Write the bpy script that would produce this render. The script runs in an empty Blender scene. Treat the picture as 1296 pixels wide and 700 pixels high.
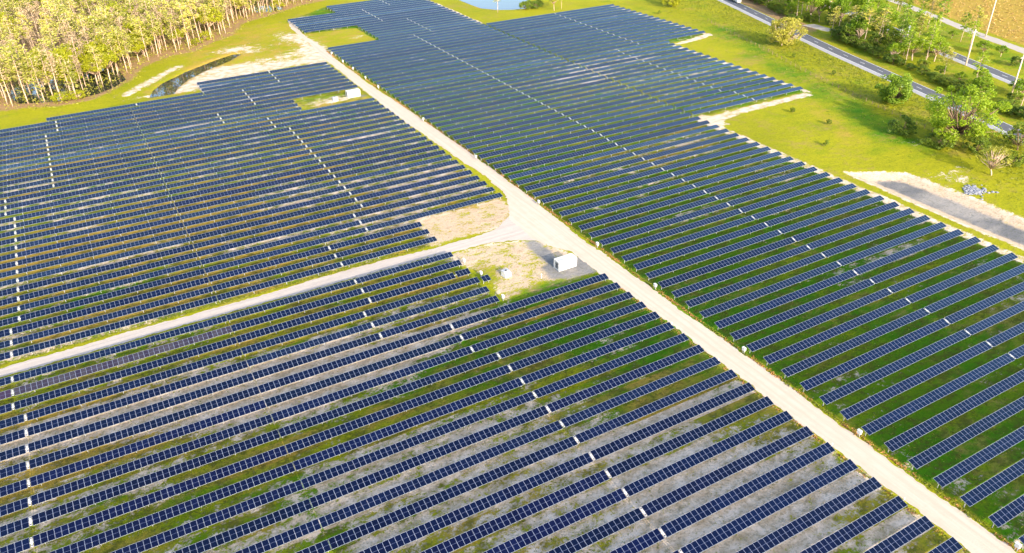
import bpy, math, random
import numpy as np
from mathutils import Matrix, Vector

random.seed(7)
RNG = np.random.default_rng(11)
SC = bpy.context.scene
COL = SC.collection
D = 4.8                       # metres between neighbouring panel rows
TILT = math.radians(15)       # panels lean towards the low sun (-Y)
AXZ = 1.40                    # height of the torque tubes
CAM = Vector((-103.786, -187.099, 98.584))
RT = Vector((0.86992832, -0.49286428, -0.01759318))
UP = Vector((0.26860257, 0.44357466, 0.85504045))
FW = Vector((0.413615, 0.74854948, -0.51826278))
FPX = 991.4615                # focal length in pixels of a 1296 wide frame


def to_px(x, y, z):
    d = Vector((x, y, z)) - CAM
    w = d.dot(FW)
    if w < 1: return (-9999, -9999, w)
    return (648 + FPX * d.dot(RT) / w, 350 - FPX * d.dot(UP) / w, w)


def in_frame(x, y, z, m=20):
    a = to_px(x, y, z)
    return a[2] > 1 and -m < a[0] < 1296 + m and -m < a[1] < 700 + m


# ------------------------------------------------------------------ materials
def new_mat(name):
    m = bpy.data.materials.new(name)
    m.use_nodes = True
    nt = m.node_tree
    nt.nodes.clear()
    out = nt.nodes.new('ShaderNodeOutputMaterial')
    b = nt.nodes.new('ShaderNodeBsdfPrincipled')
    nt.links.new(b.outputs[0], out.inputs[0])
    return m, nt, b, out


class G:
    """small helper to write node graphs"""
    def __init__(s, nt): s.nt = nt
    def n(s, t, **k):
        x = s.nt.nodes.new(t)
        for a, b in k.items(): setattr(x, a, b)
        return x
    def put(s, sock, v):
        if v is None: return
        if hasattr(v, 'is_output'): s.nt.links.new(v, sock)
        else: sock.default_value = v
    def m(s, op, a, b=None, c=None, clamp=False):
        x = s.n('ShaderNodeMath', operation=op, use_clamp=clamp)
        s.put(x.inputs[0], a); s.put(x.inputs[1], b); s.put(x.inputs[2], c)
        return x.outputs[0]
    def mix(s, f, a, b):
        x = s.n('ShaderNodeMix', data_type='RGBA')
        s.put(x.inputs[0], f)
        for i, v in ((6, a), (7, b)):
            if not hasattr(v, 'is_output') and len(v) == 3: v = (*v, 1)
            s.put(x.inputs[i], v)
        return x.outputs[2]
    def noise(s, vec, scale, detail=3, rough=.55):
        x = s.n('ShaderNodeTexNoise')
        if vec is not None: s.put(x.inputs['Vector'], vec)
        x.inputs['Scale'].default_value = scale
        x.inputs['Detail'].default_value = detail
        x.inputs['Roughness'].default_value = rough
        return x.outputs[0]
    def ss(s, v, lo, hi):
        x = s.n('ShaderNodeMapRange', interpolation_type='SMOOTHSTEP')
        s.put(x.inputs[0], v); s.put(x.inputs[1], lo); s.put(x.inputs[2], hi)
        return x.outputs[0]
    def lin(s, v, a, b, c, d):
        x = s.n('ShaderNodeMapRange')
        for i, q in enumerate((v, a, b, c, d)): s.put(x.inputs[i], q)
        return x.outputs[0]
    def bump(s, h, strength, dist):
        x = s.n('ShaderNodeBump')
        x.inputs['Strength'].default_value = strength
        x.inputs['Distance'].default_value = dist
        s.put(x.inputs['Height'], h)
        return x.outputs[0]


def plain(name, col, rough=.6, metal=0., var=.15, scale=3.):
    m, nt, b, o = new_mat(name)
    g = G(nt)
    tc = g.n('ShaderNodeTexCoord')
    n = g.noise(tc.outputs['Object'], scale, 4)
    c = g.mix(n, tuple(v * (1 - var) for v in col), tuple(min(1, v * (1 + var)) for v in col))
    nt.links.new(c, b.inputs['Base Color'])
    b.inputs['Roughness'].default_value = rough
    b.inputs['Metallic'].default_value = metal
    return m


def panel_mat():
    m, nt, b, o = new_mat('solar_module')
    g = G(nt)
    uv = g.n('ShaderNodeUVMap'); sp = g.n('ShaderNodeSeparateXYZ')
    nt.links.new(uv.outputs[0], sp.inputs[0])
    u, v = sp.outputs[0], sp.outputs[1]
    fu = g.m('FRACT', u)
    du = g.m('MULTIPLY', g.m('MINIMUM', fu, g.m('SUBTRACT', 1., fu)), .996)
    dv = g.m('MULTIPLY', g.m('MINIMUM', v, g.m('SUBTRACT', 1., v)), 1.95)
    fr = g.m('MAXIMUM', g.m('LESS_THAN', du, .034), g.m('LESS_THAN', dv, .04))
    mid = g.m('LESS_THAN', g.m('ABSOLUTE', g.m('MULTIPLY', g.m('SUBTRACT', v, .5), 1.95)), .018)
    # cell grid, 6 across and 24 half cells along
    c1 = g.m('FRACT', g.m('MULTIPLY', fu, 6.)); c2 = g.m('FRACT', g.m('MULTIPLY', v, 24.))
    cell = g.m('MAXIMUM', g.m('LESS_THAN', g.m('MINIMUM', c1, g.m('SUBTRACT', 1., c1)), .022),
               g.m('LESS_THAN', g.m('MINIMUM', c2, g.m('SUBTRACT', 1., c2)), .03))
    oi = g.n('ShaderNodeObjectInfo')
    wn = g.n('ShaderNodeTexWhiteNoise', noise_dimensions='2D')
    cb = g.n('ShaderNodeCombineXYZ')
    nt.links.new(g.m('FLOOR', u), cb.inputs[0])
    nt.links.new(g.m('MULTIPLY', oi.outputs['Random'], 91.7), cb.inputs[1])
    nt.links.new(cb.outputs[0], wn.inputs['Vector'])
    r = wn.outputs['Value']
    blue = g.mix(r, (.0004, .0009, .013), (.0007, .0020, .019))
    tint = g.n('ShaderNodeMix', data_type='RGBA', blend_type='MULTIPLY')
    tint.inputs[0].default_value = 1.
    nt.links.new(blue, tint.inputs[6]); nt.links.new(oi.outputs['Color'], tint.inputs[7])
    c = g.mix(g.m('MULTIPLY', cell, .06), tint.outputs[2], (.10, .13, .24))
    c = g.mix(mid, c, (.085, .105, .19))
    c = g.mix(g.m('LESS_THAN', du, .034), c, (.17, .19, .28))
    c = g.mix(g.m('LESS_THAN', dv, .04), c, (.31, .33, .37))
    nt.links.new(c, b.inputs['Base Color'])
    nt.links.new(g.lin(fr, 0, 1, .10, .42), b.inputs['Roughness'])
    nt.links.new(g.m('MULTIPLY', fr, .35), b.inputs['Metallic'])
    b.inputs['IOR'].default_value = 1.18      # anti-reflection glass
    b.inputs['Sheen Weight'].default_value = 1.; b.inputs['Sheen Roughness'].default_value = .36
    b.inputs['Sheen Tint'].default_value = (.24, .58, 1, 1)      # blue sheen standing in for haze and sky glare on far panels
    return m


def foliage_mat(name, c0, c1, dry=None, trans=.35):
    m, nt, b, o = new_mat(name)
    g = G(nt)
    geo = g.n('ShaderNodeNewGeometry'); oi = g.n('ShaderNodeObjectInfo')
    r = geo.outputs['Random Per Island']
    f = g.m('ADD', g.m('MULTIPLY', r, .5), g.m('MULTIPLY', oi.outputs['Random'], .5))
    c = g.mix(f, c0, c1)
    if dry:
        c = g.mix(g.ss(r, .80, .86), c, dry)
    b.inputs['Roughness'].default_value = .6
    nt.links.new(c, b.inputs['Base Color'])
    t = g.n('ShaderNodeBsdfTranslucent')
    nt.links.new(c, t.inputs[0])
    mx = g.n('ShaderNodeMixShader'); mx.inputs[0].default_value = trans
    nt.links.new(b.outputs[0], mx.inputs[1]); nt.links.new(t.outputs[0], mx.inputs[2])
    nt.links.new(mx.outputs[0], o.inputs[0])
    return m


def ground_mat():
    m, nt, b, o = new_mat('grass_and_sand_ground')
    g = G(nt)
    geo = g.n('ShaderNodeNewGeometry'); P = geo.outputs['Position']
    sp = g.n('ShaderNodeSeparateXYZ'); nt.links.new(P, sp.inputs[0])
    a1 = g.n('ShaderNodeAttribute', attribute_name='cover')
    a2 = g.n('ShaderNodeAttribute', attribute_name='soil')
    s1 = g.n('ShaderNodeSeparateColor'); nt.links.new(a1.outputs['Color'], s1.inputs[0])
    s2 = g.n('ShaderNodeSeparateColor'); nt.links.new(a2.outputs['Color'], s2.inputs[0])
    sand, lush, gold = s1.outputs; brown, gravel, field = s2.outputs
    # per row strip noise (the mowing and driving between rows is different in every lane)
    row = g.m('FLOOR', g.m('DIVIDE', g.m('ADD', sp.outputs[1], 1.2), D))
    rv = g.n('ShaderNodeCombineXYZ')
    nt.links.new(g.m('MULTIPLY', sp.outputs[0], .022), rv.inputs[0])
    nt.links.new(g.m('MULTIPLY', row, 3.71), rv.inputs[1])
    strip = g.noise(rv.outputs[0], 1., 2)
    rv2 = g.n('ShaderNodeCombineXYZ')
    nt.links.new(g.m('MULTIPLY', sp.outputs[0], .022), rv2.inputs[0])
    nt.links.new(g.m('MULTIPLY', row, 5.13), rv2.inputs[1]); rv2.inputs[2].default_value = 9.
    strip2 = g.noise(rv2.outputs[0], 1., 2)
    mp = g.n('ShaderNodeMapping'); mp.inputs['Scale'].default_value = (.75, 1., 1.)
    nt.links.new(P, mp.inputs[0])
    Pm = mp.outputs[0]
    big = g.noise(P, .018, 4)
    med = g.noise(Pm, .10, 4, .6)
    mot = g.noise(Pm, .42, 5, .65)
    fine = g.noise(P, 2.2, 4, .65)
    med2 = g.noise(Pm, .16, 4, .6)
    # grass between yellow-green and deep green
    f = g.m('ADD', lush, g.m('MULTIPLY', g.m('SUBTRACT', med, .5), 1.5))
    f = g.m('ADD', f, g.m('MULTIPLY', g.m('SUBTRACT', fine, .5), .5))
    f = g.m('ADD', f, g.m('MULTIPLY', g.m('MULTIPLY', g.m('SUBTRACT', strip2, .5), field), 1.4))
    f = g.ss(f, .05, .95)
    grass = g.mix(f, (.285, .275, .008), (.048, .165, .002))
    ol = g.ss(g.m('ADD', big, g.m('MULTIPLY', g.m('SUBTRACT', mot, .5), .5)), .35, .72)
    grass = g.mix(g.m('MULTIPLY', ol, .5), grass, (.150, .170, .005))
    # dry golden grass
    gf = g.m('ADD', gold, g.m('MULTIPLY', g.m('SUBTRACT', med2, .5), 1.2))
    gf = g.m('ADD', gf, g.m('MULTIPLY', g.m('MULTIPLY', g.m('SUBTRACT', strip, .52), field), -1.6))
    gf = g.ss(gf, .35, .85)
    tan = g.ss(g.m('ADD', g.m('MULTIPLY', g.noise(P, .055, 5, .65), .6), g.m('MULTIPLY', mot, .4)), .50, .64)
    grass = g.mix(g.m('MULTIPLY', tan, .6), grass, (.30, .215, .055))
    c = g.mix(g.m('MULTIPLY', gf, .85), grass, g.mix(fine, (.30, .18, .028), (.44, .30, .065)))
    # bare pale sand
    sf = g.m('ADD', sand, g.m('MULTIPLY', g.m('SUBTRACT', mot, .5), 1.5))
    sf = g.m('ADD', sf, g.m('MULTIPLY', g.m('SUBTRACT', med, .5), .8))
    sf = g.m('ADD', sf, g.m('MULTIPLY', g.m('SUBTRACT', fine, .5), .7))
    sf = g.m('ADD', sf, g.m('MULTIPLY', g.m('MULTIPLY', g.m('SUBTRACT', strip, .5), field), 2.0))
    grit = g.noise(P, 1.1, 4, .7)
    sf = g.m('ADD', sf, g.m('MULTIPLY', g.m('SUBTRACT', grit, .5), 1.1))
    sf = g.ss(sf, .44, .74)
    sc = g.mix(med2, (.66, .52, .40), (.74, .63, .52))
    sc = g.mix(g.ss(mot, .35, .7), (.46, .35, .24), sc)
    c = g.mix(sf, c, sc)
    th = g.ss(g.m('ADD', g.m('MULTIPLY', g.noise(Pm, .3, 5, .7), .7), g.m('MULTIPLY', grit, .3)), .46, .60)
    c = g.mix(g.m('MULTIPLY', g.m('MULTIPLY', g.m('MULTIPLY', th, g.m('SUBTRACT', 1., g.m('MULTIPLY', sf, .65))), field), .75), c, (.080, .080, .012))
    # swamp edge and gravel
    bf = g.ss(g.m('ADD', brown, g.m('MULTIPLY', g.m('SUBTRACT', mot, .5), .9)), .3, .7)
    c = g.mix(bf, c, g.mix(mot, (.23, .125, .05), (.36, .25, .13)))
    vf = g.ss(g.m('ADD', gravel, g.m('MULTIPLY', g.m('SUBTRACT', mot, .5), .7)), .3, .7)
    c = g.mix(vf, c, g.mix(g.ss(med, .35, .65), (.135, .135, .14), (.27, .25, .23)))
    spk = g.ss(g.m('ADD', g.m('MULTIPLY', grit, .6), g.m('MULTIPLY', fine, .4)), .50, .62)
    c = g.mix(g.m('MULTIPLY', spk, .55), c, g.mix(.6, c, (.040, .055, .004)))
    nt.links.new(c, b.inputs['Base Color'])
    b.inputs['Roughness'].default_value = .95
    b.inputs['Specular IOR Level'].default_value = .1
    h = g.m('ADD', g.m('MULTIPLY', fine, .5), mot)
    nt.links.new(g.bump(h, .7, .35), b.inputs['Normal'])
    return m


def road_sand_mat(name, c0, c1, along):
    m, nt, b, o = new_mat(name)
    g = G(nt)
    geo = g.n('ShaderNodeNewGeometry'); P = geo.outputs['Position']
    mp = g.n('ShaderNodeMapping')
    mp.inputs['Scale'].default_value = (.04, 1.1, 1) if along == 'x' else (1.1, .04, 1)
    nt.links.new(P, mp.inputs[0])
    tr = g.noise(mp.outputs[0], 1., 4, .6)
    n = g.noise(P, .35, 5, .6); f = g.noise(P, 3., 3, .6)
    c = g.mix(g.ss(g.m('ADD', g.m('MULTIPLY', tr, .6), g.m('MULTIPLY', n, .4)), .35, .65), c0, c1)
    c = g.mix(g.m('MULTIPLY', g.ss(n, .58, .75), .35), c, tuple(v * .8 for v in c0))
    if along == 'y':
        sp = g.n('ShaderNodeSeparateXYZ'); nt.links.new(P, sp.inputs[0])
        xo = g.m('ADD', sp.outputs[0], g.m('MULTIPLY', g.noise(mp.outputs[0], .25, 1), 1.2))
        rut = None
        for cx in (-3.1, -1.4):
            q = g.m('SUBTRACT', 1., g.ss(g.m('ABSOLUTE', g.m('SUBTRACT', xo, cx + .6)), .12, .42))
            rut = q if rut is None else g.m('MAXIMUM', rut, q)
        c = g.mix(g.m('MULTIPLY', g.m('MULTIPLY', rut, g.ss(n, .3, .6)), .20), c, tuple(v * .72 for v in c0))
    nt.links.new(c, b.inputs['Base Color'])
    b.inputs['Roughness'].default_value = .95
    b.inputs['Specular IOR Level'].default_value = .1
    nt.links.new(g.bump(g.m('ADD', f, g.m('MULTIPLY', tr, 2.)), .5, .08), b.inputs['Normal'])
    return m


def water_mat():
    m, nt, b, o = new_mat('still_water')
    g = G(nt)
    b.inputs['Base Color'].default_value = (.02, .026, .022, 1)
    b.inputs['Roughness'].default_value = .03
    b.inputs['IOR'].default_value = 1.33
    b.inputs['Specular IOR Level'].default_value = 1.0
    geo = g.n('ShaderNodeNewGeometry')
    nt.links.new(g.bump(g.noise(geo.outputs['Position'], 1.2, 2), .06, .05), b.inputs['Normal'])
    return m


M = dict(
    panel=panel_mat(), ground=ground_mat(), water=water_mat(),
    road=road_sand_mat('pale_sand_road', (.45, .37, .29), (.52, .435, .35), 'y'),
    side=road_sand_mat('grey_sand_road', (.40, .345, .30), (.47, .41, .36), 'x'),
    steel=plain('galvanised_steel', (.52, .53, .54), .45, .5),
    white=plain('white_paint', (.56, .555, .54), .45, var=.05),
    whitem=plain('white_cover', (.40, .41, .44), .35, var=.04),
    dark=plain('dark_metal', (.035, .04, .05), .5),
    trim=plain('light_grey_trim', (.40, .41, .43), .5),
    grey=plain('grey_paint', (.35, .36, .38), .5),
    asphalt=plain('asphalt', (.085, .088, .10), .85, var=.22, scale=.25),
    shoulder=plain('pale_shoulder', (.30, .295, .30), .85, var=.12, scale=.3),
    paint=plain('road_paint', (.75, .75, .73), .6, var=.08),
    pale=plain('pale_dirt_road', (.36, .32, .28), .95, var=.2, scale=.2),
    wood=plain('weathered_pole', (.60, .47, .40), .8, var=.2),
    rock=plain('pale_rock', (.20, .21, .25), .9, var=.3),
    bark=plain('pale_bark', (.48, .35, .26), .9, var=.35, scale=1.5),
    barkd=plain('brown_bark', (.24, .16, .10), .9, var=.35, scale=1.5),
    pine=foliage_mat('pale_pine_foliage', (.24, .28, .035), (.70, .64, .14), (.66, .50, .32), .5),
    bare=foliage_mat('pale_bare_twigs', (.30, .22, .13), (.48, .37, .22), None, .3),
    leaf=foliage_mat('yellow_green_leaves', (.24, .28, .010), (.50, .49, .015), None, .5),
    dleaf=foliage_mat('green_leaves', (.055, .125, .010), (.24, .30, .015)),
    willow=foliage_mat('ochre_green_leaves', (.22, .24, .02), (.46, .42, .06)),
    weed=foliage_mat('green_weeds', (.10, .15, .008), (.30, .29, .02)),
    straw=foliage_mat('straw', (.34, .20, .05), (.52, .36, .12)),
    tweed=foliage_mat('trench_weeds', (.06, .10, .004), (.20, .19, .01)),
    fresh=foliage_mat('fresh_green_leaves', (.12, .24, .008), (.36, .46, .012), None, .45),
    dense=foliage_mat('dense_green_leaves', (.10, .20, .006), (.26, .36, .010), None, .2),
    rust=foliage_mat('rusty_weeds', (.36, .13, .035), (.50, .28, .08)),
    tile=plain('blue_grey_roof', (.28, .34, .40), .6),
    glass=plain('dark_glass', (.02, .025, .03), .1),
    tyre=plain('black_rubber', (.02, .02, .02), .8),
)


# ------------------------------------------------------------------ mesh helpers
class MB:
    def __init__(s): s.v = []; s.f = []; s.mi = []
    def quad(s, pts, mi=0):
        n = len(s.v); s.v += [tuple(p) for p in pts]; s.f.append(tuple(range(n, n + len(pts)))); s.mi.append(mi)
    def box(s, x0, x1, y0, y1, z0, z1, mi=0, T=None):
        n = len(s.v)
        c = [(x0, y0, z0), (x1, y0, z0), (x1, y1, z0), (x0, y1, z0), (x0, y0, z1), (x1, y0, z1), (x1, y1, z1), (x0, y1, z1)]
        if T is not None: c = [tuple(T @ Vector(p)) for p in c]
        s.v += c
        for q in ((0, 3, 2, 1), (4, 5, 6, 7), (0, 1, 5, 4), (1, 2, 6, 5), (2, 3, 7, 6), (3, 0, 4, 7)):
            s.f.append(tuple(n + i for i in q)); s.mi.append(mi)
    def tube(s, pts, radii, k=6, mi=0):
        n = len(s.v)
        P = [Vector(p) for p in pts]
        for i, p in enumerate(P):
            d = (P[min(i + 1, len(P) - 1)] - P[max(i - 1, 0)]).normalized()
            a = d.orthogonal().normalized() if abs(d.z) < .95 else Vector((1, 0, 0))
            a = (a - d * a.dot(d)).normalized(); b_ = d.cross(a)
            for j in range(k):
                t = 2 * math.pi * j / k
                s.v.append(tuple(p + (a * math.cos(t) + b_ * math.sin(t)) * radii[i]))
        for i in range(len(P) - 1):
            for j in range(k):
                s.f.append((n + i * k + j, n + i * k + (j + 1) % k, n + (i + 1) * k + (j + 1) % k, n + (i + 1) * k + j)); s.mi.append(mi)
        s.f.append(tuple(n + (len(P) - 1) * k + j for j in range(k))); s.mi.append(mi)
        s.f.append(tuple(n + k - 1 - j for j in range(k))); s.mi.append(mi)
    def mesh(s, name, mats, smooth=False):
        me = bpy.data.meshes.new(name)
        me.from_pydata(s.v, [], s.f)
        for m in (mats if isinstance(mats, (list, tuple)) else [mats]): me.materials.append(m)
        if any(s.mi): me.polygons.foreach_set('material_index', s.mi)
        if smooth: me.polygons.foreach_set('use_smooth', [True] * len(s.f))
        me.update()
        return me


def link(name, me, parent=None, loc=None):
    o = bpy.data.objects.new(name, me)
    COL.objects.link(o)
    if parent is not None: o.parent = parent
    if loc is not None: o.location = loc
    return o


def tag(o, label, cat, group=None, kind=None):
    if label: o['label'] = label
    if cat: o['category'] = cat
    if group: o['group'] = group
    if kind: o['kind'] = kind
    return o


def empty(name, loc, label, cat, group=None, rz=0.):
    o = bpy.data.objects.new(name, None)
    o.empty_display_size = .5
    COL.objects.link(o)
    o.location = loc; o.rotation_euler = (0, 0, rz)
    return tag(o, label, cat, group)


def ordinal(n):
    return '%d%s' % (n, 'th' if 10 <= n % 100 <= 20 else {1: 'st', 2: 'nd', 3: 'rd'}.get(n % 10, 'th'))


# polygons -------------------------------------------------------------------
def sdf(poly, X, Y):
    """signed distance (negative inside) of points to a polygon"""
    p = np.array(poly, float); d2 = np.full(X.shape, 1e18); ins = np.zeros(X.shape, bool)
    for a, b in zip(p, np.roll(p, -1, 0)):
        e = b - a; w0 = X - a[0]; w1 = Y - a[1]
        t = np.clip((w0 * e[0] + w1 * e[1]) / max(1e-9, e @ e), 0, 1)
        d2 = np.minimum(d2, (w0 - t * e[0]) ** 2 + (w1 - t * e[1]) ** 2)
        c = (a[1] > Y) != (b[1] > Y)
        if abs(e[1]) > 1e-9:
            ins ^= c & (X < a[0] + (Y - a[1]) / e[1] * e[0])
    d = np.sqrt(d2)
    return np.where(ins, -d, d)


def ragged(poly, step=.7, amp=.35, seed=0):
    """resample an outline and roughen it"""
    r = np.random.default_rng(seed); out = []
    n = len(poly); L = 0.
    ph = r.uniform(0, 6.28, 6)
    for i in range(n):
        a = np.array(poly[i], float); b = np.array(poly[(i + 1) % n], float)
        l = np.hypot(*(b - a)); k = max(1, int(l / step)); nv = np.array([b[1] - a[1], a[0] - b[0]]) / max(l, 1e-6)
        for j in range(k):
            t = j / k; s = L + t * l
            w = sum(math.sin(s * f + q) * c for f, q, c in zip((.13, .31, .7, 1.7, 3.1, 5.), ph, (.8, .7, .5, .4, .3, .25))) / 2.2
            out.append(a + (b - a) * t + nv * (w * amp + r.normal() * amp * .25))
        L += l
    return [tuple(q) for q in out]


def sheet(name, poly, z, mat, amp=.35, step=.7, seed=0, kind='structure'):
    import bmesh
    bm = bmesh.new()
    vs = [bm.verts.new((x, y, z)) for x, y in (ragged(poly, step, amp, seed) if amp else poly)]
    es = [bm.edges.new((vs[i], vs[(i + 1) % len(vs)])) for i in range(len(vs))]
    bmesh.ops.triangle_fill(bm, use_beauty=True, use_dissolve=False, edges=es)
    for f in bm.faces:
        if f.normal.z < 0: f.normal_flip()
    me = bpy.data.meshes.new(name); bm.to_mesh(me); bm.free()
    me.materials.append(mat)
    o = link(name, me)
    o['kind'] = kind
    return o


def band(c, hw):
    """polygon around a centre line with half width hw (list or number)"""
    L, R = [], []
    for i, p in enumerate(c):
        a = np.array(c[max(i - 1, 0)], float); b = np.array(c[min(i + 1, len(c) - 1)], float)
        t = (b - a) / np.hypot(*(b - a)); n = np.array([-t[1], t[0]])
        h = hw[i] if isinstance(hw, (list, tuple)) else hw
        L.append(tuple(np.array(p) + n * h)); R.append(tuple(np.array(p) - n * h))
    return L + R[::-1]


# ------------------------------------------------------------------ layout data (metres)
PONDS = dict(
    ditch=[(-81.2, 151.0), (-78.6, 160), (-73.0, 169.4), (-62.5, 180.0), (-49.0, 190.8), (-38, 197.8), (-34, 196.6), (-41.0, 188.0), (-53, 178.6), (-62.4, 169.2), (-68.6, 159), (-71.5, 151.0)],
    top=[(103, 252), (102.5, 234), (103.5, 217), (109, 209), (116, 204.5), (123.5, 203), (131, 208), (137, 222), (140, 250)],
    swamp=[(-127, 172), (-116, 167.5), (-106, 165.8), (-98, 168.8), (-91, 175), (-86, 184), (-87, 200), (-98, 214), (-112, 216), (-126, 206), (-131, 186)],
    swamp2=[(-8, 281), (2, 276), (9, 280), (8, 292), (-4, 296)],
)
BASIN = [(92, -44), (104, -51), (107.4, -54), (108.3, -72), (108, -90), (109, -125), (108, -160), (92, -160), (92.2, -110), (91.4, -79), (92, -55)]
H1C = [(-150, 0), ]
HWY = [(112, -215), (128, -165), (149.7, -105), (164.9, -55), (179.2, -7), (194.0, 46.9), (211.6, 103.7), (229.0, 159), (250, 225), (278, 310), (330, 460)]
HWY2 = [(126, -290), (152, -210), (175, -150), (195, -90), (219, -20), (229.5, 10), (240.5, 40), (269, 120), (297, 200), (340, 320), (400, 480)]
DIRT3 = [(185, -200), (215, -120), (247, -40), (268, 15), (277, 40), (289, 67), (310, 120), (345, 200), (400, 320)]
FOREST_EDGE = [(-200, 178), (-133, 168), (-122, 166), (-112, 162), (-104, 163), (-96, 170), (-86, 184), (-80, 200), (-66, 213), (-54, 215), (-44, 227), (-33, 235), (-22, 259), (-1, 271), (16, 284), (40, 292), (90, 330)]
FOREST = FOREST_EDGE + [(160, 520), (-330, 640), (-330, 190)]


# ------------------------------------------------------------------ ground
def build_ground():
    step = 1.25
    xs = np.arange(-300, 430.01, step); ys = np.arange(-230, 600.01, step)
    nx, ny = len(xs), len(ys)
    X, Y = np.meshgrid(xs, ys)
    Z = np.zeros_like(X)
    sand = np.zeros_like(X); lush = np.full_like(X, .10); gold = np.full_like(X, .22)
    brown = np.zeros_like(X); gravel = np.zeros_like(X); field = np.zeros_like(X)

    def ramp(d, a, b):
        t = np.clip((d - a) / (b - a), 0, 1); return t * t * (3 - 2 * t)
    def inside(poly, soft=2.): return 1 - ramp(sdf(poly, X, Y), -soft, soft)
    def blob(a, x, y, rx, ry, amp):
        a += amp * np.exp(-(((X - x) / rx) ** 2 + ((Y - y) / ry) ** 2))

    # the four blocks of the plant
    C = inside([(-230, -26.5), (-34, -26.5), (-33, -55), (-5.8, -56), (-5.6, -230), (-230, -230)], .8)
    B = inside([(-230, -20.5), (-36, -20.5), (-33, -6), (-6, -6), (-6, 154), (-62, 154), (-62, 141), (-230, 139)], .8)
    E = inside([(1.5, -230), (85.3, -230), (85.3, 16), (141.5, 17.5), (141.5, 101), (168, 104), (166, 180), (85, 182), (85, 268), (28, 268), (2, 247), (2, 217), (28, 212), (28, 182), (1.5, 178)], .8)
    fld = np.clip(C + B + E, 0, 1); field[:] = fld
    sand += C * .33 + B * .33 + E * .12
    lush += C * .32 + B * .46 + E * .74
    gold += C * .18 + B * .26 - E * .12
    for q in ((-53, -108, 42, 24, .46), (-30, -128, 26, 16, .5), (-73, -59, 32, 10, .80), (-100, -52, 22, 7, .7), (-124, -48, 18, 7, .6), (-91, -90, 22, 10, .16),
              (-113, -98, 16, 9, .2), (-48, -68, 20, 9, -.42), (-9, -80, 24, 20, -.45), (-22, -58, 18, 6, -.4), (-101, -80, 16, 5, -.25), (-11, -140, 14, 12, .2),
              (-60, -79, 26, 7, -.1), (-13, 20, 14, 12, .40), (-34, 10, 16, 10, .25), (-40, -2, 12, 8, .3), (90, 82, 34, 18, .55), (57, -1, 24, 9, .36), (30, 10, 20, 10, .2), (110, 50, 20, 14, .3),
              (78, -60, 16, 20, .12), (41, -27, 16, 8, .12), (-90, 24, 30, 14, .1), (-110, -6, 20, 8, -.2)):
        blob(sand, *q)
    for q in ((-48, -68, 22, 10, .6), (-9, -80, 26, 22, .6), (-22, -58, 20, 7, .6), (-101, -80, 20, 8, .25), (-65, 38, 24, 14, .3), (-110, -6, 24, 9, .4), (30, -30, 60, 20, .1), (57, 0, 30, 12, -.4), (90, 70, 60, 60, -.3)):
        blob(lush, *q)
    for q in ((-127, -65, 16, 14, .3), (-110, -52, 24, 8, .3), (-115, -11, 30, 4, .4), (-90, 24, 40, 20, .3), (57, -1, 30, 12, .35), (90, 60, 60, 40, .2)):
        blob(gold, *q)
    tr = np.exp(-((X + 89.4) / 1.3) ** 2) * np.clip(B + C, 0, 1); sand -= tr * .3
    # land outside the blocks
    out = 1 - fld
    north = out * inside([(-70, 150), (-6, 150), (3, 180), (2, 250), (-30, 240), (-60, 205)], 4)   # dry meadow by the road's end
    gold += north * .30; sand += north * .15
    blob(sand, -40, 167, 24, 8, .75); blob(sand, -68, 152, 8, 4, .6); blob(sand, -46, 176, 12, 5, .5); blob(sand, -60, 160, 12, 7, .6); blob(sand, -18, 168, 12, 5, .5); blob(sand, -2, 185, 8, 14, .5)
    blob(sand, -6, 172, 7, 20, .5); blob(sand, -22, 180, 12, 5, .45); blob(sand, -2, 205, 7, 14, .4); blob(sand, -36, 206, 10, 5, .5); blob(sand, -30, 200, 9, 8, .4); blob(sand, -8, 215, 8, 10, .35); blob(sand, -82, 152.4, 9, 1.8, .8)
    for t in np.linspace(0, 1, 14):                                                  # sandy berm beside the ditch
        blob(sand, -90 + 26 * t, 158 + 32 * t, 3.2, 3.0, .5)
    blob(sand, 14, 252, 12, 3, .5)
    meadow = out * inside([(85, 16), (145, -60), (170, 0), (185, 60), (215, 160), (240, 260), (165, 190), (170, 104), (142, 100), (142, 16)], 4)
    lush += meadow * .12; gold -= meadow * .02
    for i in range(12):                                                              # greener swale beside the fence
        t = i / 11; blob(lush, 128 + 54 * t, -40 + 150 * t, 9, 10, .36)
    for i in range(9):
        t = i / 8; blob(gold, 113 + 20 * t, -30 + 40 * t, 6, 6, .16)
    for q in ((132, -40, 8, 3, .35), (124, -60, 6, 3, .5), (117, -66, 5, 4, .5), (113, -60, 5, 3, .4), (128, -75, 10, 3, .3)): blob(sand, *q)
    # sandy aprons at the outer row ends
    for poly, amp in (([(84.6, -200), (88.3, -200), (88.0, 16), (84.6, 16)], .75), ([(140.5, 17), (143.5, 14), (143.5, 100), (140.7, 100)], .75), ([(166.8, 103), (169.5, 100), (168.5, 182), (165.2, 182)], .75),
                      ([(84.8, 184), (88, 184), (88, 268), (84.8, 268)], .8), ([(88, 16), (140, 16.2), (141, 12.5), (100, 11.2), (88, 8)], .9), ([(142, 99), (168, 104.5), (171, 106), (171, 103), (163, 99), (146, 96.6)], .9),
                      ([(84, 4), (92, 6), (90, 19), (85, 17)], .6)):
        sand += amp * inside(poly, .9)
    # pads by the inverters
    pad = [(-33, -5), (-6, -5), (-6, -13), (-10, -18), (-16, -21), (-36, -21.3), (-34, -12)]
    sand += inside(pad, 1.5) * .72; brown += inside(pad, 1.5) * .44; gold += inside(pad, 1.5) * .3
    pad2 = [(-34, -26), (-22, -27), (-14, -30), (-10, -33), (-6, -43), (-6, -55), (-33, -55), (-31, -44), (-33, -36)]
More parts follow.
